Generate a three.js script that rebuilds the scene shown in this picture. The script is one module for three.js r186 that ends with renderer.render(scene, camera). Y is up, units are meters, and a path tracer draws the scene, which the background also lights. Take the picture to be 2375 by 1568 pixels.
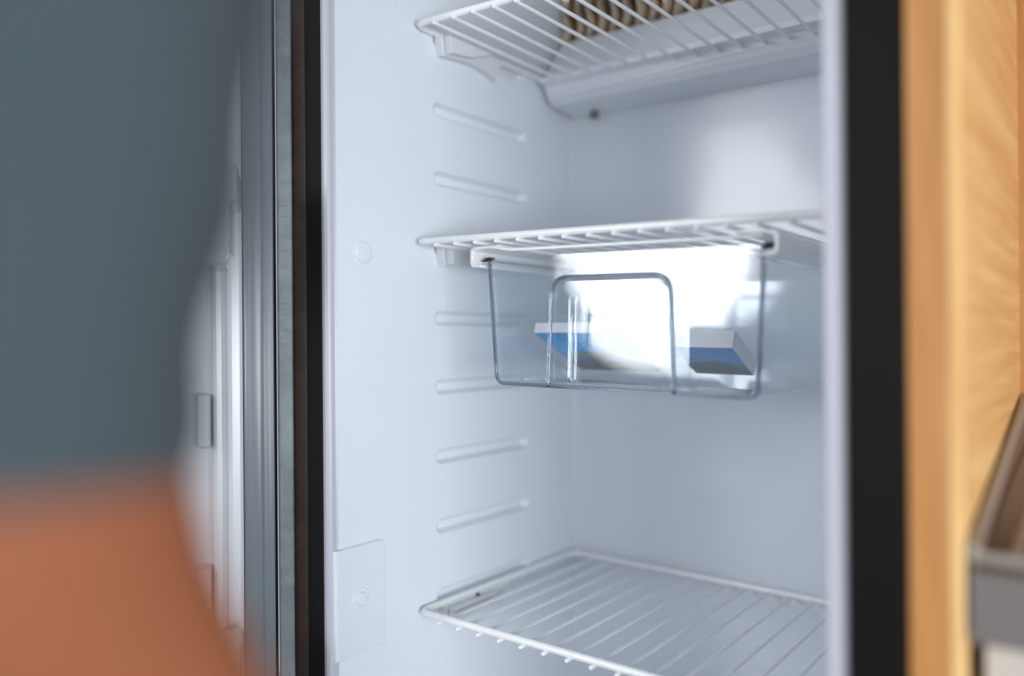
import * as THREE from 'three';
import { RoundedBoxGeometry } from 'three/addons/geometries/RoundedBoxGeometry.js';
import { mergeGeometries, mergeVertices } from 'three/addons/utils/BufferGeometryUtils.js';
import { MarchingCubes } from 'three/addons/objects/MarchingCubes.js';
import { RectAreaLightUniformsLib } from 'three/addons/lights/RectAreaLightUniformsLib.js';

// ------------------------------------------------------------------ camera, light, exposure
// x: along the fridge front (0 = left inner wall), y: up, -z: into the fridge (0 = its front plane)
const FOCAL = 1958, IW = 2375, IH = 1568, EYE = 1.25;
const scene = new THREE.Scene();
scene.background = new THREE.Color().setRGB(0.30, 0.32, 0.355);
const camera = new THREE.PerspectiveCamera(2 * Math.atan(IH / 2 / FOCAL) * 180 / Math.PI, IW / IH, 0.02, 50);
camera.position.set(0.59, EYE, 0.526);
camera.rotation.order = 'YXZ';
camera.rotation.set(0.0028, 36.1 * Math.PI / 180, -0.0077);
camera.focus = 0.80;
camera.userData.fStop = 1.2;
camera.updateMatrixWorld(true);
scene.add(camera);

RectAreaLightUniformsLib.init();
const renderer = new THREE.WebGLRenderer({ antialias: true });
renderer.toneMapping = THREE.LinearToneMapping;
renderer.toneMappingExposure = 1.5;
renderer.shadowMap.enabled = true;
const WINDOWS = [
  // centre, aims at, width, height, radiance
  { at: [1.50, 1.13, 0.86], to: [0.05, 1.2, -0.08], w: 0.95, h: 0.42, corner: 0.08, L: 12.0, color: [0.905, 0.96, 1.0], label: 'wide bright window opposite the refrigerator in a white frame', name: 'window' },
  { at: [-1.07, 1.76, 2.55], to: [0.28, 1.25, -0.3], w: 0.84, h: 0.92, corner: 0.42, L: 7.5, color: [0.96, 0.98, 1.0], label: 'narrow tall window across the aisle in a white frame', name: 'window' },
];
for (const wd of WINDOWS) {
  const l = new THREE.RectAreaLight(new THREE.Color().setRGB(...wd.color), wd.L, wd.w, wd.h);
  l.position.set(...wd.at); l.lookAt(...wd.to); scene.add(l); l.castShadow = true;
}

// ------------------------------------------------------------------ helpers
let seed = 12345;
const rnd = () => { seed = (seed * 1664525 + 1013904223) >>> 0; return seed / 4294967296; };
const used = {};
const numbered = (n) => { used[n] = (used[n] ?? -1) + 1; return used[n] ? `${n}_${String(used[n]).padStart(3, '0')}` : n; };
function shade(o) { o.castShadow = true; o.receiveShadow = true; return o; }
function thing(name, label, category, pos = [0, 0, 0], group) {
  const g = new THREE.Group(); g.name = numbered(name); g.position.set(...pos);
  g.userData = { label, category }; if (group) g.userData.group = group;
  scene.add(g); return g;
}
function part(name, geo, mat, parent, pos, label) {
  const m = shade(new THREE.Mesh(geo, mat)); m.name = name; if (pos) m.position.set(...pos);
  if (label) m.userData.label = label;
  parent.add(m); return m;
}
const box = (w, h, d, r = 0.001, s = 2) => new RoundedBoxGeometry(w, h, d, s, Math.min(r, w / 2.01, h / 2.01, d / 2.01));
const span = (x0, x1, y0, y1, z0, z1, r, s) => { const g = box(Math.abs(x1 - x0), Math.abs(y1 - y0), Math.abs(z1 - z0), r, s); g.translate((x0 + x1) / 2, (y0 + y1) / 2, (z0 + z1) / 2); return g; };
const V = (x, y, z) => new THREE.Vector3(x, y, z);
function rod(a, b, r, seg = 12) {
  const c = new THREE.CatmullRomCurve3([V(...a), V(...a).lerp(V(...b), 0.5), V(...b)]);
  const t = new THREE.TubeGeometry(c, 2, r, seg, false);
  const e = [a, b].map((p) => { const s = new THREE.SphereGeometry(r, seg, 8); s.translate(...p); return s; });
  return mergeGeometries([t, ...e]);
}
function tube(pts, r, seg = 14, tubular = 160, closed = false, tension = 0.5, type = 'catmullrom') {
  return new THREE.TubeGeometry(new THREE.CatmullRomCurve3(pts.map((p) => V(...p)), closed, type, tension), tubular, r, seg, closed);
}
// polyline with rounded corners -> points
function rounded(pts, rad, n = 8, closed = false) {
  const out = [], N = pts.length;
  for (let i = 0; i < N; i++) {
    const p = V(...pts[i]);
    if (!closed && (i === 0 || i === N - 1)) { out.push(p.toArray()); continue; }
    const a = V(...pts[(i + N - 1) % N]), b = V(...pts[(i + 1) % N]);
    const ra = Math.min(rad, a.distanceTo(p) * 0.49), rb = Math.min(rad, b.distanceTo(p) * 0.49);
    const s = p.clone().add(a.sub(p).setLength(ra)), e = p.clone().add(b.sub(p).setLength(rb));
    const c = new THREE.QuadraticBezierCurve3(s, p, e);
    for (let k = 0; k <= n; k++) out.push(c.getPoint(k / n).toArray());
  }
  return out;
}
class Poly extends THREE.Curve {
  constructor(pts, closed) { super(); this.p = pts.map((q) => V(...q)); if (closed) this.p.push(this.p[0].clone()); this.l = [0]; for (let i = 1; i < this.p.length; i++) this.l.push(this.l[i - 1] + this.p[i].distanceTo(this.p[i - 1])); }
  getPoint(t, o = new THREE.Vector3()) { const s = t * this.l.at(-1); let i = 1; while (i < this.l.length - 1 && this.l[i] < s) i++; return o.lerpVectors(this.p[i - 1], this.p[i], Math.min(1, Math.max(0, (s - this.l[i - 1]) / (this.l[i] - this.l[i - 1] || 1)))); }
}
const pipe = (pts, r, n = 200, closed = false, seg = 12) => new THREE.TubeGeometry(new Poly(pts, closed), n, r, seg, closed);
function capped(pts, r, n = 200, seg = 12) {
  const g = [pipe(pts, r, n, false, seg)];
  for (const p of [pts[0], pts.at(-1)]) { const s = new THREE.SphereGeometry(r, seg, 8); s.translate(...p); g.push(s); }
  return mergeGeometries(g);
}
// extrude a 2D outline; bevel kept inside the outline
function slab(pts, depth, bevel = 0.0008, holes = []) {
  const sh = pts instanceof THREE.Shape ? pts : new THREE.Shape(pts.map((p) => new THREE.Vector2(...p)));
  for (const h of holes) sh.holes.push(h);
  const g = new THREE.ExtrudeGeometry(sh, { depth: depth - 2 * bevel, bevelEnabled: bevel > 0, bevelThickness: bevel, bevelSize: bevel, bevelOffset: -bevel, bevelSegments: 3, curveSegments: 14 });
  g.translate(0, 0, bevel); return g;
}
// maps (shape x, shape y, depth) -> world: shape x = -z, shape y = y, depth = +x
const toSide = (g) => g.applyMatrix4(new THREE.Matrix4().set(0, 0, 1, 0, 0, 1, 0, 0, -1, 0, 0, 0, 0, 0, 0, 1));

// ------------------------------------------------------------------ textures and materials
function noise2(w, h, fx, fy, seed0) { // tiling value noise
  const g = new Float32Array(fx * fy); let s = seed0 >>> 0;
  for (let i = 0; i < g.length; i++) { s = (s * 1664525 + 1013904223) >>> 0; g[i] = s / 4294967296; }
  const o = new Float32Array(w * h), sm = (t) => t * t * (3 - 2 * t);
  for (let y = 0; y < h; y++) { const Y = y / h * fy, y0 = Math.floor(Y), ty = sm(Y - y0), y1 = (y0 + 1) % fy;
    for (let x = 0; x < w; x++) { const X = x / w * fx, x0 = Math.floor(X), tx = sm(X - x0), x1 = (x0 + 1) % fx;
      const a = g[y0 * fx + x0], b = g[y0 * fx + x1], c = g[y1 * fx + x0], d = g[y1 * fx + x1];
      o[y * w + x] = (a + (b - a) * tx) * (1 - ty) + (c + (d - c) * tx) * ty; } }
  return o;
}
function tex(w, h, fn, srgb) {
  const d = new Uint8Array(w * h * 4);
  for (let i = 0; i < w * h; i++) { const c = fn(i % w, (i / w) | 0, i); d[i * 4] = c[0]; d[i * 4 + 1] = c[1]; d[i * 4 + 2] = c[2]; d[i * 4 + 3] = 255; }
  const t = new THREE.DataTexture(d, w, h, THREE.RGBAFormat); t.wrapS = t.wrapT = THREE.RepeatWrapping;
  t.magFilter = THREE.LinearFilter; t.minFilter = THREE.LinearMipmapLinearFilter; t.generateMipmaps = true;
  if (srgb) t.colorSpace = THREE.SRGBColorSpace; t.needsUpdate = true; return t;
}
function woodTex(dark, light, sd, sx = 6) { // grain runs along u
  const W = 512, H = 512, a = noise2(W, H, 3, 14, sd), b = noise2(W, H, sx, 64, sd + 5), c = noise2(W, H, 20, 220, sd + 9), e = noise2(W, H, 2, 4, sd + 3);
  return tex(W, H, (x, y, i) => {
    const ring = 0.5 + 0.5 * Math.sin((y / H * 9 + a[i] * 1.6 + e[i] * 2.2) * Math.PI * 2);
    const t = Math.min(1, Math.max(0, 0.22 * a[i] + 0.10 * ring + 0.34 * b[i] + 0.34 * c[i]));
    return [0, 1, 2].map((k) => dark[k] + (light[k] - dark[k]) * t);
  }, true);
}
// box-project metres into uv; axis: which coordinates feed u and v
function uvBy(g, iu, iv, su = 1, sv = 1) {
  const p = g.attributes.position, uv = new Float32Array(p.count * 2);
  for (let i = 0; i < p.count; i++) { const q = [p.getX(i), p.getY(i), p.getZ(i)]; uv[2 * i] = q[iu] * su; uv[2 * i + 1] = q[iv] * sv; }
  g.setAttribute('uv', new THREE.BufferAttribute(uv, 2)); return g;
}
const wave = noise2(512, 512, 5, 4, 77), wave2 = noise2(512, 512, 11, 9, 31), fine = noise2(512, 512, 200, 200, 5);
const waveTex = tex(512, 512, (x, y, i) => { const v = 255 * (0.7 * wave[i] + 0.3 * wave2[i]); return [v, v, v]; });
const scuff = tex(512, 512, (x, y, i) => { const v = 70 + 60 * wave2[i] + 30 * fine[i]; return [v, v, v]; });
let speckSeed = 9; const sr = () => { speckSeed = (speckSeed * 1664525 + 1013904223) >>> 0; return speckSeed / 4294967296; };
const specks = new Set(); for (let k = 0; k < 26; k++) specks.add(((sr() * 1024) | 0) * 1024 + ((sr() * 1024) | 0));
const wallTex = tex(1024, 1024, (x, y, i) => specks.has(i) ? [120, 118, 116] : (() => { return [228, 233, 239]; })(), true);

const gA = noise2(256, 1024, 3, 60, 41), gB = noise2(256, 1024, 24, 160, 42), gC = noise2(256, 1024, 2, 9, 43);
const gasketTex = tex(256, 1024, (x, y, i) => { const k = 26 * (gC[i] - 0.5) + 16 * (gA[i] - 0.5) + 9 * (gB[i] - 0.5); return [122 + k, 131 + k, 136 + k]; }, true);
const cw1 = noise2(512, 512, 7, 6, 301), cw2 = noise2(512, 512, 17, 15, 302);
const clearWave = tex(512, 512, (x, y, i) => { const v = 255 * (0.75 * cw1[i] + 0.25 * cw2[i]); return [v, v, v]; });
const phys = (o) => new THREE.MeshPhysicalMaterial(o);
const lin = (r, g, b) => new THREE.Color().setRGB(r, g, b);
const M = {
  wall: phys({ map: wallTex, roughness: 0.34, bumpMap: waveTex, bumpScale: 0.0008, specularIntensity: 1 }),
  back: phys({ color: lin(0.74, 0.775, 0.835), roughness: 0.2, bumpMap: waveTex, bumpScale: 0.003 }),
  white: phys({ color: lin(0.77, 0.80, 0.84), roughness: 0.25 }),
  rim: phys({ color: lin(0.52, 0.52, 0.58), roughness: 0.35 }),
  whiteClip: phys({ color: lin(0.70, 0.725, 0.745), roughness: 0.38 }),
  wire: phys({ color: lin(0.87, 0.87, 0.88), roughness: 0.25, clearcoat: 0.5, clearcoatRoughness: 0.2 }),
  black: phys({ color: lin(0.0075, 0.006, 0.006), roughness: 0.5, specularIntensity: 0.25 }),
  seam: phys({ color: lin(0.006, 0.004, 0.006), roughness: 0.6 }),
  gasket: phys({ map: gasketTex, roughness: 0.5, bumpMap: gasketTex, bumpScale: 0.0003 }),
  flange: phys({ color: lin(0.17, 0.20, 0.225), roughness: 0.28, bumpMap: waveTex, bumpScale: 0.0004 }),
  metalFin: phys({ color: lin(0.50, 0.40, 0.30), metalness: 1, roughness: 0.2 }),
  clear: phys({ color: lin(0.97, 0.985, 0.995), transmission: 1, ior: 1.49, thickness: 0.003, roughness: 0.0, bumpMap: clearWave, bumpScale: 0.00016, attenuationColor: lin(0.78, 0.87, 0.94), attenuationDistance: 0.12 }),
  pane: phys({ color: lin(0.965, 0.98, 0.99), transmission: 1, ior: 1.49, thickness: 0, roughness: 0.0, bumpMap: clearWave, bumpScale: 0.0006 }),
  paneFlat: phys({ color: lin(0.965, 0.98, 0.99), transmission: 1, ior: 1.49, thickness: 0, roughness: 0.0 }),
  rimClear: phys({ color: lin(0.94, 0.96, 0.98), transmission: 1, ior: 1.49, thickness: 0.004, roughness: 0.0, attenuationColor: lin(0.22, 0.26, 0.33), attenuationDistance: 0.007 }),
  clearBin: phys({ color: lin(0.86, 0.88, 0.91), transmission: 0.45, ior: 1.45, thickness: 0, roughness: 0.12 }),
  oak: phys({ map: woodTex([196, 142, 82], [246, 212, 152], 21), roughness: 0.5, bumpMap: null }),
  oakFront: phys({ map: woodTex([164, 108, 56], [204, 150, 92], 55), roughness: 0.45 }),
  darkBrownGrain: phys({ map: woodTex([40, 29, 22], [74, 56, 43], 91, 10), roughness: 0.4 }),
  greyMetal: phys({ color: lin(0.185, 0.163, 0.152), metalness: 0.2, roughness: 0.45 }),
  greyRim: phys({ color: lin(0.33, 0.30, 0.265), metalness: 0.2, roughness: 0.4 }),
  trayInside: phys({ color: lin(0.16, 0.10, 0.065), roughness: 0.6 }),
  caseGrey: phys({ color: lin(0.42, 0.41, 0.40), roughness: 0.6 }),
  beige: phys({ color: lin(0.52, 0.46, 0.40), roughness: 0.6 }),
  card: phys({ color: lin(0.78, 0.77, 0.82), roughness: 0.5 }),
  skin: phys({ color: lin(0.235, 0.080, 0.037), roughness: 0.8, specularIntensity: 0.4, sheen: 0.1 }),
  shirt: phys({ color: lin(0.036, 0.052, 0.061), roughness: 0.9, sheen: 0.3, sheenRoughness: 0.6 }),
  trousers: phys({ color: lin(0.04, 0.05, 0.08), roughness: 0.9 }),
  hair: phys({ color: lin(0.03, 0.02, 0.015), roughness: 0.6 }),
  shoe: phys({ color: lin(0.03, 0.03, 0.03), roughness: 0.5 }),
  eye: phys({ color: lin(0.8, 0.8, 0.8), roughness: 0.2 }),
  floor: phys({ map: woodTex([80, 66, 54], [122, 104, 88], 4), roughness: 0.6 }),
};
const Y = (y) => EYE + y;          // heights below are measured from the eye line

// ------------------------------------------------------------------ floor
{
  const g = new THREE.BoxGeometry(6, 0.05, 6); const f = part('floor', uvBy(g, 0, 2, 0.8, 0.8), M.floor, scene, [0, -0.025, 1.5]);
  f.userData.kind = 'structure'; f.userData.label = 'brown wood plank floor of the vehicle';
}

// ------------------------------------------------------------------ refrigerator
const W = 0.441, D = 0.42, TOP = 0.56, BOT = -0.46;
const fridge = thing('refrigerator', 'open white-lined refrigerator with a black front frame and door swung left', 'refrigerator');
const LEVELS = [0.319, 0.2457, 0.1726, 0.0975, 0.024, -0.049, -0.123, -0.197, -0.2705];
{
  // left wall: with slots moulded into it for the shelves
  const ys = [BOT, TOP], zs = [-0.0085, -0.04, -0.08, -0.12, -0.335, -0.37, -D];
  for (const y of LEVELS) for (let k = -13; k <= 13; k++) ys.push(y + k * 0.00085);
  for (let k = 0; k <= 100; k++) zs.push(-0.138 - k * 0.00186);
  for (let k = 0; k < 26; k++) ys.push(BOT + 0.002 + k * 0.0385);
  ys.sort((a, b) => a - b); zs.sort((a, b) => b - a);
  const smooth = (t) => { t = Math.min(1, Math.max(0, t)); return t * t * (3 - 2 * t); };
  const trough = (y, z) => { let d = 1; for (const l of LEVELS) { const zc = Math.min(-0.1545, Math.max(-0.3075, z)); d = Math.min(d, Math.hypot(y - l, z - zc)); } return 0.0085 * smooth((0.0082 - d) / 0.0048); };
  const wp = [], wi = [], wn = zs.length;
  for (const y of ys) for (const z of zs) wp.push(-trough(y, z), Y(y), z);
  for (let a = 0; a < ys.length - 1; a++) for (let b = 0; b < wn - 1; b++) { const q = a * wn + b; wi.push(q, q + 1, q + wn, q + 1, q + wn + 1, q + wn); }
  const lw = new THREE.BufferGeometry(); lw.setAttribute('position', new THREE.Float32BufferAttribute(wp, 3)); lw.setIndex(wi); lw.computeVertexNormals();
  part('side_wall', uvBy(lw, 2, 1, 1.3, 1.3), M.wall, fridge);
  part('side_backing', span(-0.03, -0.0105, Y(BOT), Y(TOP), -D - 0.02, -0.0085, 0.0005), M.wall, fridge);
  const rw = span(W, W + 0.03, Y(BOT), Y(TOP), -D - 0.02, -0.0085, 0.0005); part('side_wall', uvBy(rw, 2, 1, 1.3, 1.3), M.wall, fridge);
  // back wall, gently curved into the side walls at the corners
  const pts = []; const r = 0.0035;
  for (let k = 0; k <= 8; k++) { const a = Math.PI + k / 8 * Math.PI / 2; pts.push([r + r * Math.cos(a), D - r - r * Math.sin(a)]); }
  for (let k = 1; k < 24; k++) pts.push([r + (W - 2 * r) * k / 24, D]);
  for (let k = 0; k <= 8; k++) { const a = -Math.PI / 2 + k / 8 * Math.PI / 2; pts.push([W - r + r * Math.cos(a), D - r - r * Math.sin(a)]); }
  const pos = [], idx = [], uv = []; const NY = 30;
  for (let j = 0; j <= NY; j++) for (const [x, d] of pts) { const y = Y(BOT + (TOP - BOT) * j / NY); pos.push(x, y, -d); uv.push(x * 1.6, y * 1.6); }
  const n = pts.length; for (let j = 0; j < NY; j++) for (let i = 0; i < n - 1; i++) { const a = j * n + i; idx.push(a, a + 1, a + n, a + 1, a + n + 1, a + n); }
  const bg = new THREE.BufferGeometry(); bg.setAttribute('position', new THREE.Float32BufferAttribute(pos, 3)); bg.setAttribute('uv', new THREE.Float32BufferAttribute(uv, 2)); bg.setIndex(idx); bg.computeVertexNormals();
  part('back_wall', bg, M.back, fridge);
  part('back_backing', span(-0.03, W + 0.03, Y(BOT), Y(TOP), -D - 0.035, -D - 0.021, 0.001), M.white, fridge);
  part('liner_top', span(-0.03, W + 0.03, Y(TOP), Y(TOP) + 0.03, -D - 0.02, 0, 0.002), M.white, fridge);
  part('liner_floor', span(-0.03, W + 0.03, Y(BOT) - 0.03, Y(BOT), -D - 0.02, 0, 0.002), M.white, fridge);
  // rolled front rims of the liner
  const rimL = new THREE.Shape(); // (x, -z) profile
  const prof = [[-0.0085, -0.001], [-0.004, -0.0022], [-0.0008, -0.0012], [0.0004, 0.001], [0.0004, 0.0042], [-0.0012, 0.0058], [-0.0012, 0.0072], [0.0001, 0.0088], [-0.006, 0.0088], [-0.0085, 0.0088]];
  prof.forEach(([x, d], i) => (i ? rimL.lineTo(x, d) : rimL.moveTo(x, d)));
  const rl = new THREE.ExtrudeGeometry(rimL, { depth: TOP - BOT, bevelEnabled: false });
  rl.applyMatrix4(new THREE.Matrix4().set(1, 0, 0, 0, 0, 0, 1, Y(BOT), 0, -1, 0, 0, 0, 0, 0, 1));
  part('liner_rim', rl, M.rim, fridge);
  part('liner_rim', span(W, W + 0.0135, Y(BOT), Y(TOP), -0.0085, 0.0005, 0.002, 3), M.rim, fridge);
  // black front frame (stiles and rails) with a dark brown grained strip on the hinge side
  part('front_frame', span(-0.031, -0.009, Y(BOT) - 0.03, Y(TOP) + 0.03, -0.02, 0.0015, 0.0012), M.black, fridge);
  const brownStrip = span(-0.056, -0.0311, Y(BOT) - 0.03, Y(TOP) + 0.03, -0.02, 0.0012, 0.0008); part('frame_strip', uvBy(brownStrip, 0, 1, 4, 7), M.darkBrownGrain, fridge, null, 'dark brown grained strip beside the hinge');
  part('front_frame', span(W + 0.0140, 0.4868, Y(BOT) - 0.03, Y(TOP) + 0.03, -0.02, 0.0050, 0.0015), M.black, fridge);
  part('front_frame', span(-0.056, 0.4868, Y(TOP) + 0.031, Y(TOP) + 0.08, -0.02, 0.003, 0.0015), M.black, fridge);
  part('front_frame', span(-0.056, 0.4868, Y(BOT) - 0.09, Y(BOT) - 0.031, -0.02, 0.003, 0.0015), M.black, fridge);
  part('outer_case', mergeGeometries([span(-0.056, -0.0301, 0.12, Y(TOP) + 0.08, -D - 0.06, -0.0205, 0.001), span(W + 0.0301, 0.4868, 0.12, Y(TOP) + 0.08, -D - 0.06, -0.0205, 0.001), span(-0.0300, W + 0.0300, 0.12, Y(TOP) + 0.08, -D - 0.06, -D - 0.036, 0.001), span(-0.0300, W + 0.0300, Y(TOP) + 0.0301, Y(TOP) + 0.08, -D - 0.0355, -0.0205, 0.001)]), M.caseGrey, fridge);
  part('base_plinth', span(-0.056, 0.4868, 0, 0.119, -D - 0.06, 0, 0.002), M.oakFront, fridge);
  part('lower_panel', span(-0.056, 0.4868, 0.12, Y(BOT) - 0.0915, -0.02, 0.003, 0.002), M.black, fridge);

  // raised round plug and raised hinge plate on the left wall
  const disc = new THREE.LatheGeometry([[0, 0.0024], [0.0085, 0.0024], [0.0102, 0.0019], [0.0108, 0.0009], [0.0109, -0.001]].map((p) => new THREE.Vector2(...p)), 48);
  disc.rotateZ(-Math.PI / 2); part('wall_plug', disc, M.white, fridge, [0, Y(0.0855), -0.0425]);
  const plate = new THREE.Shape(); const z0 = 0.0015, z1 = 0.0665, y0 = Y(-0.294), y1 = Y(-0.192), rr = 0.009;
  plate.moveTo(z0, y0); plate.lineTo(z1 - 0.003, y0); plate.quadraticCurveTo(z1, y0, z1, y0 + 0.003); plate.lineTo(z1, y1 - rr); plate.quadraticCurveTo(z1, y1, z1 - rr, y1); plate.lineTo(z0, y1); plate.closePath();
  const pg = toSide(slab(plate, 0.0065, 0.0022)); pg.translate(-0.0022, 0, 0);
  const pl = part('hinge_plate', uvBy(pg, 2, 1, 1.3, 1.3), M.white, fridge);
  const bt = new THREE.LatheGeometry([[0, 0.0026], [0.0055, 0.0026], [0.0068, 0.0018], [0.0072, -0.0004], [0.0084, -0.0006], [0.0092, 0.0006], [0.0104, 0.0002], [0.0106, -0.001]].map((p) => new THREE.Vector2(...p)), 40);
  bt.rotateZ(-Math.PI / 2); part('screw_cap', bt, M.white, pl, [0.0045, Y(-0.2425), -0.0325]);

  // drip tray under the cooling fins
  const dt = new THREE.Shape(); // (depth, height)
  [[0.332, 0.322], [0.332, 0.316], [0.345, 0.313], [0.352, 0.300], [0.362, 0.2935], [0.419, 0.2895], [0.419, 0.3785], [0.386, 0.3785], [0.3425, 0.3225]].forEach(([a, b], i) => (i ? dt.lineTo(a, Y(b)) : dt.moveTo(a, Y(b))));
  const tr = toSide(slab(dt, W - 0.014, 0.0015)); tr.translate(0.007, 0, 0);
  const tray = part('drip_tray', tr, M.white, fridge);
  const lip = rod([0.012, Y(0.3015), -0.3505], [W - 0.012, Y(0.3135), -0.3505], 0.0035); part('tray_lip', lip, M.white, tray);
  const dr = new THREE.CylinderGeometry(0.006, 0.005, 0.009, 20); part('drain_spout', dr, M.greyMetal, tray, [0.044, Y(0.2865), -0.405]);
  // corrugated cooling fins, one mesh per fold
  const evap = new THREE.Group(); evap.name = 'cooling_fins'; fridge.add(evap);
  const foldShape = (h) => { const g = new THREE.PlaneGeometry(0.0175, h, 14, 40), p = g.attributes.position; for (let i = 0; i < p.count; i++) { const x = p.getX(i) / 0.0175, y = p.getY(i), c = Math.abs(Math.cos(x * Math.PI)); p.setZ(i, 0.017 * Math.pow(c, 0.7) + 0.0012 * Math.sin(y * 160 + x * 4)); p.setX(i, p.getX(i) + 0.0024 * Math.sin(y * 110) + 0.003 * c * Math.sin(y * 62 + 1)); } g.computeVertexNormals(); return g; };
  const fg = foldShape(0.13);
  for (let k = 0; k < 24; k++) { const f = part('fin', fg, M.metalFin, evap, [0.010 + k * 0.0175, Y(0.4445), -0.407]); f.rotation.set(0, (rnd() - 0.5) * 0.2, (rnd() - 0.5) * 0.05); f.position.z += (rnd() - 0.5) * 0.004; }
}

// ------------------------------------------------------------------ door (swung open past the hinge)
const PHI = 128 * Math.PI / 180;
const doorTurn = Math.PI - PHI, HX = -0.0465, HZ = 0.0045;
const dl = (s0, s1, y0, y1, n0, n1, r, q) => span(-s1, -s0, Y(y0), Y(y1), n0, n1, r, q); // along the door from the hinge, height, out of the inner face
{
  const door = new THREE.Group(); door.name = 'door'; door.position.set(HX, 0, HZ); door.rotation.y = doorTurn; fridge.add(door);
  const DT = TOP + 0.07, DB = BOT - 0.08, DW = 0.53;
  part('door_shell', dl(0.0145, DW, DB, DT, -0.05, -0.006, 0.003), M.black, door);
  // magnetic seal: a soft strip with pressed creases
  const gs = dl(-0.0005, 0.0136, DB + 0.01, DT - 0.01, -0.014, -0.001, 0.0022, 4);
  part('seal', uvBy(gs, 0, 1, 20, 2), M.gasket, door, null, 'worn grey rubber seal strip with pressed creases');
  const crease = [[0.150, .6], [0.128, 1], [0.118, .7], [0.086, 1], [0.07, .5], [0.036, .8], [0.026, .6], [0.011, .9], [-0.002, .7], [-0.214, 1], [-0.28, .5]];
  for (const [y, s] of crease) part('seal_crease', dl(0.0065 - 0.003 * s, 0.0095 + 0.003 * s, y, y + 0.0005, -0.0014, -0.0004, 0.0002), M.gasket, door);
  part('inner_flange', dl(0.0170, 0.0446, DB + 0.01, DT - 0.01, -0.0058, 0.0005, 0.0015, 3), M.flange, door, null, 'slate grey flange round the door liner');
  part('flange_ridge', dl(0.026, 0.0278, DB + 0.01, DT - 0.01, 0.0002, 0.0012, 0.0005, 2), M.flange, door);
  // moulded white liner with a raised inner step
  const lp = new THREE.Shape(); // (s, n)
  const prof = [[0.045, -0.0055], [0.045, 0.006], [0.0475, 0.009], [0.054, 0.0095], [0.0575, 0.012], [0.059, 0.024], [0.062, 0.0275], [0.066, 0.0278], [0.069, 0.025], [0.071, 0.012], [0.075, 0.0095], [0.45, 0.0095], [0.453, 0.026], [0.46, 0.028], [0.475, 0.009], [0.487, 0.006], [0.487, -0.0055]];
  prof.forEach(([s, n], i) => (i ? lp.lineTo(-s, n) : lp.moveTo(-s, n)));
  const lg = new THREE.ExtrudeGeometry(lp, { depth: DT - DB - 0.1, bevelEnabled: false, curveSegments: 4 });
  lg.applyMatrix4(new THREE.Matrix4().set(1, 0, 0, 0, 0, 0, -1, Y(DT - 0.05), 0, 1, 0, 0, 0, 0, 0, 1));
  part('door_liner', lg, M.white, door);
  part('bin_catch', dl(0.0715, 0.082, -0.094, -0.046, 0.0095, 0.03, 0.003, 3), M.whiteClip, door);
  part('bin_catch', dl(0.0715, 0.082, -0.30, -0.20, 0.0095, 0.03, 0.003, 3), M.whiteClip, door);
}
function doorBin(y0, y1, rimH, label) {
  const b = thing('door_bin', label, 'bin', [HX, 0, HZ], 'bins on the refrigerator door'); b.rotation.y = doorTurn;
  const s0 = 0.050, s1 = 0.44;
  const sh = new THREE.Shape(); const r = 0.012;
  sh.moveTo(-s1, Y(y1 - rimH)); sh.lineTo(-s1, Y(y0) + r); sh.quadraticCurveTo(-s1, Y(y0), -s1 + r, Y(y0)); sh.lineTo(-s0 - r, Y(y0)); sh.quadraticCurveTo(-s0, Y(y0), -s0, Y(y0) + r); sh.lineTo(-s0, Y(y1 - rimH)); sh.closePath();
  const f = slab(sh, 0.0035, 0.001); f.translate(0, 0, 0.098);
  part('bin_front', f, M.clearBin, b);
  part('bin_end', dl(s0, s0 + 0.003, y0 + 0.012, y1 - rimH - 0.001, 0.030, 0.0975, 0.001), M.clearBin, b);
  part('bin_end', dl(s1 - 0.003, s1, y0 + 0.012, y1 - rimH - 0.001, 0.030, 0.0975, 0.001), M.clearBin, b);
  part('bin_floor', dl(s0 + 0.004, s1 - 0.004, y0, y0 + 0.003, 0.030, 0.0975, 0.001), M.clearBin, b);
  part('bin_rim', dl(s0 - 0.006, s1, y1 - rimH, y1, 0.030, 0.104, 0.003, 3), M.clearBin, b);
  return b;
}
doorBin(0.063, 0.146, 0.031, 'upper pale translucent bin on the inside of the open door');
doorBin(-0.37, -0.254, 0.03, 'lower pale translucent bin on the inside of the open door');

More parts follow.
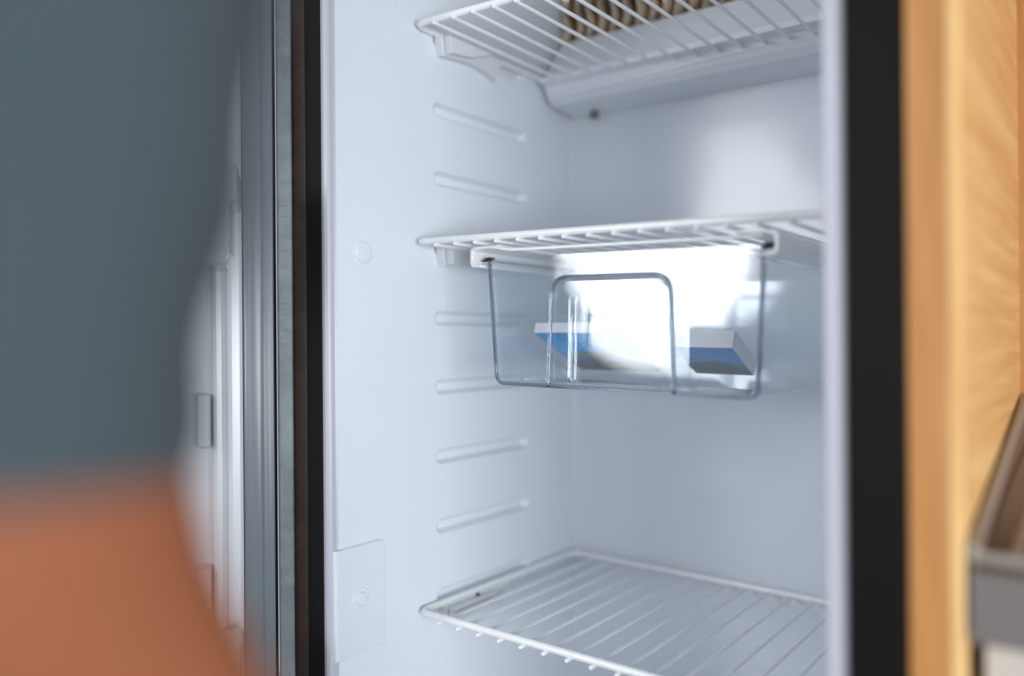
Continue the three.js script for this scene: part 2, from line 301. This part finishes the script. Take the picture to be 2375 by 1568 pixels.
// ------------------------------------------------------------------ wire shelves with their clips
const TILT = -0.024;
const SZ0 = -0.113, SZ1 = -0.408;
function shelf(y, label, tilt = TILT, back = SZ1) {
  const s = thing('wire_shelf', label, 'shelf', [0, Y(y), 0], 'white wire shelves in the refrigerator'); s.rotation.z = tilt;
  const x0 = 0.0052, x1 = W - 0.006;
  const loop = rounded([[x0, 0, SZ0], [x1, 0, SZ0], [x1, 0, back], [x0, 0, back]], 0.013, 10, true);
  part('frame', pipe(loop, 0.0036, 400, true, 16), M.wire, s);
  const rg = rod([0, -0.0048, SZ0 + 0.0045], [0, -0.0048, back - 0.002], 0.0019, 10);
  for (let k = 0; k < 16; k++) part('rod', rg, M.wire, s, [0.0335 + k * 0.0252, 0, 0]);
  // plastic clip under the side wire, curved below, with a small hook
  const c = new THREE.Shape(); // (depth, height)
  c.moveTo(0.146, -0.001); c.lineTo(0.147, -0.007); c.lineTo(0.1515, -0.0225);
  c.bezierCurveTo(0.175, -0.021, 0.208, -0.013, 0.246, -0.0265); c.lineTo(0.249, -0.010); c.lineTo(0.256, -0.0055); c.lineTo(0.256, -0.001); c.closePath();
  const cg = toSide(slab(c, 0.0105, 0.0012)); cg.translate(0.0004, 0, 0);
  const clip = part('shelf_clip', cg, M.whiteClip, s);
  const web = toSide(slab([[0.150, -0.003], [0.152, -0.021], [0.19, -0.016], [0.225, -0.0035]], 0.009, 0.0008)); web.translate(0.012, 0, 0);
  part('clip_web', web, M.whiteClip, clip);
  part('clip_hook', span(0.0112, 0.0145, -0.0105, -0.001, -0.2005, -0.197, 0.0006), M.seam, clip);
  const c2 = cg.clone(); c2.translate(W - 0.0115, 0, 0); part('shelf_clip', c2, M.whiteClip, s);
  return s;
}
shelf(0.3235, 'top white wire shelf, just under the metal cooling fins', -0.030, -0.372);
shelf(0.1015, 'white wire shelf that the clear drawer hangs from');
shelf(-0.2755, 'lowest white wire shelf, empty, below the clear drawer', -0.027);

// ------------------------------------------------------------------ drawer slide frame, drawer, cartons (hung from the middle shelf)
const MID = [0, Y(0.1015), 0];
{
  const f = thing('drawer_slide', 'white plastic slide frame clipped under the middle wire shelf', 'slide', MID); f.rotation.z = TILT;
  // C shaped rails running back; profile drawn in (x, y)
  const cRail = (x, dir) => {
    const p = [[0, 0], [0.026, 0.0005], [0.026, -0.0022], [0.002, -0.0026], [-0.0052, -0.0048], [-0.0066, -0.0125], [-0.0052, -0.0172], [0.004, -0.0182], [0.004, -0.0205], [-0.0066, -0.0203], [-0.0096, -0.0165], [-0.0096, -0.0035], [-0.006, -0.0005]];
    const g = slab(p.map(([a, b]) => [x + dir * a, b - 0.0075]).slice()[dir > 0 ? 'slice' : 'reverse'](), 0.25, 0.0006); g.translate(0, 0, -0.372); return g;
  };
  part('rail', cRail(0.0770, 1), M.wire, f);
  part('rail', cRail(0.3640, -1), M.wire, f);
  const tie = tube([[0.074, -0.0095, -0.1215], [0.095, -0.0090, -0.1215], [0.118, -0.0122, -0.1215], [0.16, -0.0126, -0.1215], [0.26, -0.0126, -0.1215], [0.362, -0.0125, -0.1215]], 0.0016, 10, 80);
  tie.scale(1, 1, 1); part('front_strip', tie, M.wire, f);
  part('top_plate', span(0.104, 0.337, -0.0105, -0.0095, -0.36, -0.35, 0.0004), M.wire, f);
}
const DZ = -0.131; // front plane of the drawer
{
  const d = thing('drawer', 'clear plastic drawer with an arched finger grip, two cartons inside', 'drawer', MID); d.rotation.z = TILT;
  const yT = -0.0175, yB = -0.1405, xl = 0.084, xr = 0.359, xlb = 0.0955, xrb = 0.3555;
  const gx0 = 0.158, gx1 = 0.279, gy = -0.0395, gyl = -0.0735; // grip arch
  // front panel: outline with the arched opening cut out
  const out = new THREE.Shape([[xl, yT], [xlb, yB + 0.006], [xlb + 0.006, yB], [gx0 - 0.0018, yB], [gx0 - 0.0005, gy - 0.02]].map((p) => new THREE.Vector2(...p)));
  out.quadraticCurveTo(gx0 + 0.001, gy, gx0 + 0.02, gy); out.lineTo(gx1 - 0.02, gy); out.quadraticCurveTo(gx1 - 0.001, gy, gx1 + 0.0005, gy - 0.02);
  out.lineTo(gx1 + 0.0045, yB); out.lineTo(xrb - 0.006, yB); out.lineTo(xrb, yB + 0.006); out.lineTo(xr, yT); out.closePath();
  const fp = uvBy(slab(out, 0.0022, 0.0005), 0, 1, 3.4, 3.4); fp.translate(0, 0, DZ - 0.0022); part('front_panel', fp, M.pane, d);
  // rounded rims along the outline and the arch
  const rim = rounded([[xl, yT - 0.002, DZ - 0.001], [xlb, yB, DZ - 0.001], [xrb, yB, DZ - 0.001], [xr, yT - 0.002, DZ - 0.001]], 0.009, 8);
  part('front_rim', capped(rim, 0.0021, 240, 12), M.rimClear, d);
  const arch = rounded([[gx0 - 0.002, yB + 0.001, DZ], [gx0 + 0.0005, gy, DZ], [gx1 - 0.0005, gy, DZ], [gx1 + 0.0045, yB + 0.001, DZ]], 0.018, 10);
  part('grip_rim', capped(arch, 0.0020, 240, 12), M.rimClear, d);
  // finger grip recess: sides, top, back and a lip hanging from its top edge
  const rz = DZ - 0.031;
  part('grip_lip', (() => { const g = slab([[gx0 + 0.003, gyl], [gx1 - 0.0005, gyl], [gx1 - 0.003, gy - 0.012], [gx1 - 0.014, gy - 0.0035], [gx0 + 0.016, gy - 0.0035], [gx0 + 0.004, gy - 0.014]], 0.0018, 0.0003); g.translate(0, 0, DZ - 0.0034); return g; })(), M.paneFlat, d);
  part('grip_side', span(gx0 + 0.0002, gx0 + 0.0022, yB + 0.003, gy - 0.012, rz, DZ - 0.004, 0.0006), M.paneFlat, d);
  part('grip_side', span(gx1 + 0.0005, gx1 + 0.0025, yB + 0.003, gy - 0.012, rz, DZ - 0.004, 0.0006), M.paneFlat, d);
  part('grip_top', span(gx0 + 0.006, gx1 - 0.006, gy - 0.0052, gy - 0.0032, rz, DZ - 0.004, 0.0006), M.paneFlat, d);
  part('grip_back', span(gx0 - 0.001, gx1 + 0.003, 0, gy - 0.007 - yB, -0.0026, -0.0004, 0.0008).rotateX(-0.035), M.paneFlat, d, [0, yB + 0.003, rz]);
  part('grip_corner', rod([gx0 + 0.0015, yB + 0.004, rz - 0.001], [gx0 + 0.0015, gy - 0.016, rz - 0.001], 0.0022, 12), M.clear, d);
  part('grip_corner', rod([gx0 + 0.008, yB + 0.004, rz - 0.0005], [gx0 + 0.008, gy - 0.016, rz - 0.0005], 0.0012, 12), M.clear, d);
  // sides (leaning like the front), bottom, back
  const side = (a, b) => { const g = slab([[a, yT - 0.001], [a + 0.0018, yT - 0.001], [b + 0.0018, yB + 0.003], [b, yB + 0.003]], 0.22, 0.0004); g.translate(0, 0, -0.356); return g; };
  part('side_panel', side(xl + 0.0008, xlb + 0.001), M.paneFlat, d);
  part('side_panel', side(xr - 0.0026, xrb - 0.0028), M.paneFlat, d);
  part('bottom_panel', span(xlb + 0.004, xrb - 0.004, yB + 0.0008, yB + 0.0026, -0.354, DZ - 0.036, 0.0005), M.paneFlat, d);
  part('bottom_panel', span(xlb + 0.004, gx0 - 0.003, yB + 0.0008, yB + 0.0026, DZ - 0.0355, DZ - 0.0035, 0.0005), M.paneFlat, d);
  part('bottom_panel', span(gx1 + 0.006, xrb - 0.004, yB + 0.0008, yB + 0.0026, DZ - 0.0355, DZ - 0.0035, 0.0005), M.paneFlat, d);
  part('back_panel', slab([[xl + 0.004, -0.034], [xlb + 0.004, yB + 0.002], [xrb - 0.004, yB + 0.002], [xr - 0.004, -0.034]], 0.002, 0.0004).translate(0, 0, -0.3585), M.paneFlat, d);
  // flanges that ride in the rails, with dark catches at the front
  part('slide_flange', span(xl - 0.0085, xl + 0.0005, yT - 0.0045, yT - 0.0025, -0.356, DZ, 0.0005), M.clear, d);
  part('slide_flange', span(xr + 0.0005, xr + 0.0085, yT - 0.0045, yT - 0.0025, -0.356, DZ, 0.0005), M.clear, d);
  part('catch', span(xl - 0.006, xl + 0.003, yT - 0.0025, yT - 0.0004, DZ - 0.006, DZ - 0.001, 0.0006), M.seam, d);
  part('catch', span(xr - 0.0005, xr + 0.010, yT - 0.003, yT + 0.0012, DZ - 0.008, DZ - 0.002, 0.0006), M.seam, d);
  // low stops along the front of the bottom
  part('bottom_stop', span(xlb + 0.026, gx0 - 0.004, yB + 0.0028, yB + 0.0065, DZ - 0.007, DZ - 0.004, 0.0012), M.clear, d);
  part('bottom_stop', span(gx1 + 0.022, xrb - 0.02, yB + 0.0028, yB + 0.0065, DZ - 0.007, DZ - 0.004, 0.0012), M.clear, d);
}
// cartons: white edges, blue print with pale swooshes on the large face
const blueTex = (top, sd) => { const n = noise2(256, 256, 6, 6, sd), g = noise2(256, 256, 40, 40, sd + 1);
  return tex(256, 256, (x, y, i) => { const u = x / 256, v = y / 256; const c1 = 0.30 + 0.22 * Math.sin(u * 2.6 + 0.4), c2 = c1 - 0.10 - 0.05 * u, c3 = c2 - 0.07;
    const k = 6 * (g[i] - 0.5) + 8 * (n[i] - 0.5);
    let c = top; if (v < c1 && v > c2) c = [126, 132, 112]; else if (v <= c2 && v > c3) c = [58, 120, 168]; else if (v <= c3) c = [104, 112, 108];
    return c.map((q) => Math.max(0, Math.min(255, q + k))); }, true); };
function carton(label, size, pos, rot, blue, sd) {
  const c = thing('carton', label, 'carton', pos, undefined); c.rotation.set(...rot);
  const [w, h, t] = size;
  part('carton_board', box(w, h, t, 0.0008), M.card, c);
  const pr = new THREE.PlaneGeometry(w - 0.0016, h - 0.0016); pr.translate(0, 0, t / 2 + 0.0003);
  part('printed_face', pr, phys({ map: blueTex(blue, sd), roughness: 0.4 }), c, null, 'blue printed face with pale curved bands');
  return c;
}
carton('flat white carton with a bright blue face, drawer left side', [0.100, 0.105, 0.011], [0.148, Y(-0.008), -0.236], [1.17, 0, -0.02], [52, 158, 222], 8);
carton('white carton with a deep blue face, drawer right side', [0.060, 0.074, 0.018], [0.2645, Y(-0.0135), -0.2555], [1.18, 0, -0.06], [104, 154, 212], 3);

// ------------------------------------------------------------------ cupboard beside the fridge
{
  const c = thing('cupboard', 'light oak cupboard with an open niche beside the black fridge frame', 'cupboard');
  const H = 2.0, x0 = 0.4885, x1 = 0.516;
  part('stile', uvBy(span(x0, 0.5085, 0, H, -0.02, 0.006, 0.0012, 3), 1, 0, 1.2, 3), M.oakFront, c, null, 'oak front edge with vertical grain');
  part('edge_band', uvBy(span(0.5087, x1 + 0.0004, 0, H, -0.02, 0.0052, 0.0018, 3), 1, 0, 1.2, 2), M.oak, c);
  part('side_panel', uvBy(span(x0, x1, 0, H, -0.31, -0.0205, 0.0005), 2, 1, 1.0, 4.2), M.oak, c, null, 'oak side panel of the niche with wavy grain running back');
  part('back_panel', uvBy(span(x0, 1.05, 0, H, -0.325, -0.3105, 0.0005), 1, 0, 1.2, 2), M.oakFront, c);
  part('side_panel', uvBy(span(1.03, 1.05, 0, H, -0.31, 0.006, 0.0005), 2, 1, 1.1, 2.6), M.oak, c);
  part('shelf_board', uvBy(span(x1 + 0.001, 1.0295, Y(-0.30), Y(-0.28), -0.31, 0.0, 0.001), 0, 2, 1.2, 2), M.beige, c);
  part('top_panel', uvBy(span(x1 + 0.001, 1.0295, H - 0.02, H, -0.31, 0.006, 0.001), 0, 2, 1.2, 2), M.oak, c);
  part('plinth', uvBy(span(x1 + 0.001, 1.0295, 0, 0.08, -0.02, 0.0, 0.001), 0, 1, 1.2, 2), M.oakFront, c);
}
{
  // shallow metal tray standing on the niche shelf, its sides rising to the back
  const t = thing('metal_tray', 'grey metal tray with raised sides on the niche shelf', 'tray', [0, 0, 0]);
  const x0 = 0.5185, x1 = 0.72, yb = Y(-0.2795), zf = 0.004, zb = -0.30;
  part('front_wall', span(x0, x1, Y(-0.168), Y(-0.128), zf - 0.004, zf, 0.001), M.greyMetal, t);
  part('support_block', span(x0 + 0.006, x1 - 0.006, yb, Y(-0.1685), -0.26, -0.004, 0.002), M.beige, t);
  part('tray_floor', span(x0, x1, Y(-0.167), Y(-0.164), zb, zf - 0.0045, 0.0008), M.trayInside, t);
  const sideShape = [[-zf + 0.005, Y(-0.163)], [0.30, Y(-0.163)], [0.30, Y(-0.052)], [-zf + 0.005, Y(-0.118)]];
  const sg = toSide(slab(sideShape, 0.003, 0.0006)); sg.translate(x0, 0, 0); part('side_wall', sg, M.trayInside, t);
  part('side_rim', rod([x0 + 0.002, Y(-0.117), zf - 0.005], [x0 + 0.002, Y(-0.051), -0.30], 0.0034, 10), M.greyRim, t);
  part('front_rim', rod([x0 + 0.002, Y(-0.121), zf - 0.004], [x1 - 0.002, Y(-0.126), zf - 0.004], 0.0034, 10), M.greyRim, t);
  part('inner_rim', rod([x0 + 0.022, Y(-0.122), zf - 0.012], [x0 + 0.016, Y(-0.088), -0.29], 0.003, 10), M.greyRim, t);
}

// ------------------------------------------------------------------ windows that light the aisle (behind the camera)
for (const wd of WINDOWS) {
  const g = thing(wd.name, wd.label, 'window', wd.at); g.lookAt(...wd.to);
  const pane = part('pane', new THREE.BoxGeometry(wd.w, wd.h, 0.006), new THREE.MeshStandardMaterial({ color: 0x111111, emissive: lin(...wd.color), emissiveIntensity: 1.0, roughness: 0.3 }), g, [0, 0, -0.012]);
  // vehicle window frame: one sheet with a round-cornered opening
  const fr = new THREE.Shape(), hole = new THREE.Path(), a = wd.w / 2, b = wd.h / 2, m = 0.07, q = wd.corner;
  fr.moveTo(-a - m, -b - m); fr.lineTo(a + m, -b - m); fr.lineTo(a + m, b + m); fr.lineTo(-a - m, b + m); fr.closePath();
  hole.moveTo(-a + q, -b); hole.lineTo(a - q, -b); hole.quadraticCurveTo(a, -b, a, -b + q); hole.lineTo(a, b - q); hole.quadraticCurveTo(a, b, a - q, b); hole.lineTo(-a + q, b); hole.quadraticCurveTo(-a, b, -a, b - q); hole.lineTo(-a, -b + q); hole.quadraticCurveTo(-a, -b, -a + q, -b);
  part('frame', slab(fr, 0.03, 0.004, [hole]), M.white, g, [0, 0, 0.006]);
}

// ------------------------------------------------------------------ person standing beside the camera
const smin = (a, b, k) => { const h = Math.max(k - Math.abs(a - b), 0) / k; return Math.min(a, b) - h * h * k * 0.25; };
function sdfMesh(bones, k, centre, size, res) {
  const mc = new MarchingCubes(res, new THREE.MeshBasicMaterial(), false, false, 400000); mc.isolation = 0;
  const half = mc.halfsize, [cx, cy, cz] = centre;
  for (let zi = 0; zi < res; zi++) for (let yi = 0; yi < res; yi++) for (let xi = 0; xi < res; xi++) {
    const x = cx + (xi - half) / half * size / 2, y = cy + (yi - half) / half * size / 2, z = cz + (zi - half) / half * size / 2;
    let d = 1;
    for (const b of bones) {
      const [a, e, ra, rb, sq = 1] = b; // sq squashes the section front to back
      const vx = e[0] - a[0], vy = e[1] - a[1], vz = (e[2] - a[2]) / sq, px = x - a[0], py = y - a[1], pz = (z - a[2]) / sq;
      const t = Math.min(1, Math.max(0, (px * vx + py * vy + pz * vz) / (vx * vx + vy * vy + vz * vz + 1e-9)));
      const q = Math.hypot(px - vx * t, py - vy * t, pz - vz * t) - (ra + (rb - ra) * t);
      if (q - 0.1 < d) d = smin(d, q, k);
    }
    mc.field[xi + yi * res + zi * res * res] = -Math.max(-0.2, Math.min(0.2, d));
  }
  mc.update();
  const n = mc.count, g = new THREE.BufferGeometry();
  const p = mc.positionArray.slice(0, n * 3), nn = mc.normalArray.slice(0, n * 3);
  for (let i = 0; i < n; i++) { p[3 * i] = cx + p[3 * i] * size / 2; p[3 * i + 1] = cy + p[3 * i + 1] * size / 2; p[3 * i + 2] = cz + p[3 * i + 2] * size / 2; }
  g.setAttribute('position', new THREE.BufferAttribute(p, 3)); g.setAttribute('normal', new THREE.BufferAttribute(nn, 3));
  const m = mergeVertices(g, 1e-5); m.computeVertexNormals(); return m;
}
{
  const P = thing('person', 'person in a dark slate shirt with a bare arm, standing close beside the open door', 'person');
  P.position.set(0.355, 0, 0.636); P.rotation.y = Math.PI / 2; const cx = 0, cz = 0; // spine, facing the open door
  const rs = [0.2150, 1.475, 0.0305], re = [0.196, 1.210, 0.0125], rw = [0.325, 0.965, 0.024];
  const ls = [-0.200, 1.465, 0.01], le = [-0.235, 1.17, 0.03], lw = [-0.20, 0.95, -0.08];
  const arm = (s, e, w) => [[s, e, 0.046, 0.045], [e, w, 0.045, 0.027]];
  const hand = (w, out) => { const b = []; const [x, y, z] = w; b.push([[x, y - 0.01, z - 0.008], [x, y - 0.07, z - 0.045], 0.026, 0.030, 0.6]);
    const L = [0.066, 0.076, 0.072, 0.056]; for (let i = 0; i < 4; i++) { const o = (i - 1.5) * 0.0195; const a = [x + out * 0.004, y - 0.085, z - 0.052 - o], m = [x - out * 0.006, y - 0.085 - L[i] * 0.5, z - 0.058 - o * 1.05], e = [x - out * 0.026, y - 0.085 - L[i] * 0.88, z - 0.056 - o * 1.05]; b.push([a, m, 0.0092, 0.0085], [m, e, 0.0085, 0.007]); }
    b.push([[x - out * 0.01, y - 0.035, z - 0.045], [x - out * 0.02, y - 0.062, z - 0.085], 0.0125, 0.010], [[x - out * 0.02, y - 0.062, z - 0.085], [x - out * 0.026, y - 0.095, z - 0.098], 0.010, 0.008]); return b; };
  const head = [[[cx, 1.530, cz - 0.01], [cx, 1.610, cz - 0.02], 0.056, 0.054], [[cx, 1.700, cz - 0.02], [cx, 1.740, cz - 0.01], 0.072, 0.082], [[cx, 1.640, cz - 0.055], [cx, 1.680, cz - 0.05], 0.046, 0.058], [[cx, 1.700, cz - 0.105], [cx, 1.672, cz - 0.118], 0.009, 0.014], [[cx - 0.025, 1.643, cz - 0.098], [cx + 0.025, 1.643, cz - 0.098], 0.009, 0.009], [[cx - 0.082, 1.695, cz], [cx - 0.084, 1.670, cz], 0.014, 0.010, 0.6], [[cx + 0.082, 1.695, cz], [cx + 0.084, 1.670, cz], 0.014, 0.010, 0.6]];
  const core = [[[cx, 1.040, cz], [cx, 1.400, cz], 0.10, 0.12, 0.7], [[cx, 1.420, cz], [cx, 1.540, cz], 0.07, 0.052], [[cx, 1.440, cz], rs, 0.05, 0.044], [[cx, 1.440, cz], ls, 0.05, 0.044]];
  const body = mergeGeometries([
    sdfMesh([...core, ...head, ...arm(rs, re, rw), ...arm(ls, le, lw)], 0.02, [0.04, 1.38, 0.0], 1.04, 110),
    sdfMesh([[[...rw], [rw[0], rw[1] - 0.02, rw[2] - 0.01], 0.027, 0.026, 0.85], ...hand(rw, 1)], 0.008, [rw[0], rw[1] - 0.08, rw[2] - 0.05], 0.26, 74),
    sdfMesh([[[...lw], [lw[0], lw[1] - 0.02, lw[2] - 0.01], 0.027, 0.026, 0.85], ...hand(lw, -1)], 0.008, [lw[0], lw[1] - 0.08, lw[2] - 0.05], 0.26, 74),
  ]);
  part('body', body, M.skin, P);
  const mixp = (a, b, t) => a.map((q, i) => q + (b[i] - q) * t);
  const hemR = mixp(rs, re, 0.905), hemL = mixp(ls, le, 0.70);
  const shirt = sdfMesh([[[cx, 0.93, cz], [cx, 1.12, cz], 0.165, 0.155, 0.68], [[cx, 1.12, cz], [cx, 1.38, cz], 0.155, 0.165, 0.70], [[cx, 1.44, cz], [cx, 1.49, cz], 0.10, 0.07, 0.9], [[cx, 1.44, cz], rs, 0.085, 0.066], [[cx, 1.44, cz], ls, 0.085, 0.066], [rs, hemR, 0.069, 0.0505], [ls, hemL, 0.067, 0.055]], 0.03, [0, 1.22, 0], 0.9, 110);
  { // cloth folds: shallow diagonal creases pushed along the normals
    const p = shirt.attributes.position, n = shirt.attributes.normal;
    for (let i = 0; i < p.count; i++) { const x = p.getX(i), y = p.getY(i), z = p.getZ(i);
      const f = 0.0013 * Math.sin(y * 62 + x * 30 + z * 22 + 1.3 * Math.sin(y * 19 + z * 40)) + 0.0008 * Math.sin(y * 120 - z * 70 + x * 33);
      p.setXYZ(i, x + n.getX(i) * f, y + n.getY(i) * f, z + n.getZ(i) * f); }
    shirt.computeVertexNormals();
  }
  part('shirt', shirt, M.shirt, P, null, 'dark slate short sleeved shirt');
  const trousers = sdfMesh([[[cx, 0.92, cz], [cx, 0.98, cz], 0.158, 0.152, 0.7], [[cx - 0.085, 0.88, cz], [cx - 0.10, 0.48, cz - 0.015], 0.092, 0.068], [[cx - 0.10, 0.48, cz - 0.015], [cx - 0.11, 0.08, cz + 0.02], 0.066, 0.056], [[cx + 0.085, 0.88, cz], [cx + 0.10, 0.48, cz - 0.015], 0.092, 0.068], [[cx + 0.10, 0.48, cz - 0.015], [cx + 0.11, 0.08, cz + 0.02], 0.066, 0.056]], 0.03, [cx, 0.54, cz], 1.12, 90);
  part('trousers', trousers, M.trousers, P);
  for (const s of [-1, 1]) part('shoe', sdfMesh([[[cx + s * 0.112, 0.045, cz + 0.03], [cx + s * 0.125, 0.035, cz - 0.16], 0.045, 0.034]], 0.01, [cx + s * 0.118, 0.05, cz - 0.06], 0.36, 40), M.shoe, P);
  part('hair', sdfMesh([[[cx, 1.74, cz + 0.012], [cx, 1.775, cz], 0.086, 0.077], [[cx, 1.66, cz + 0.04], [cx, 1.74, cz + 0.03], 0.066, 0.075]], 0.02, [cx, 1.73, cz + 0.02], 0.32, 50), M.hair, P);
  for (const s of [-1, 1]) { const e = new THREE.SphereGeometry(0.0115, 20, 14); part('eye', e, M.eye, P, [cx + s * 0.031, 1.705, cz - 0.094]); }
}

renderer.render(scene, camera);
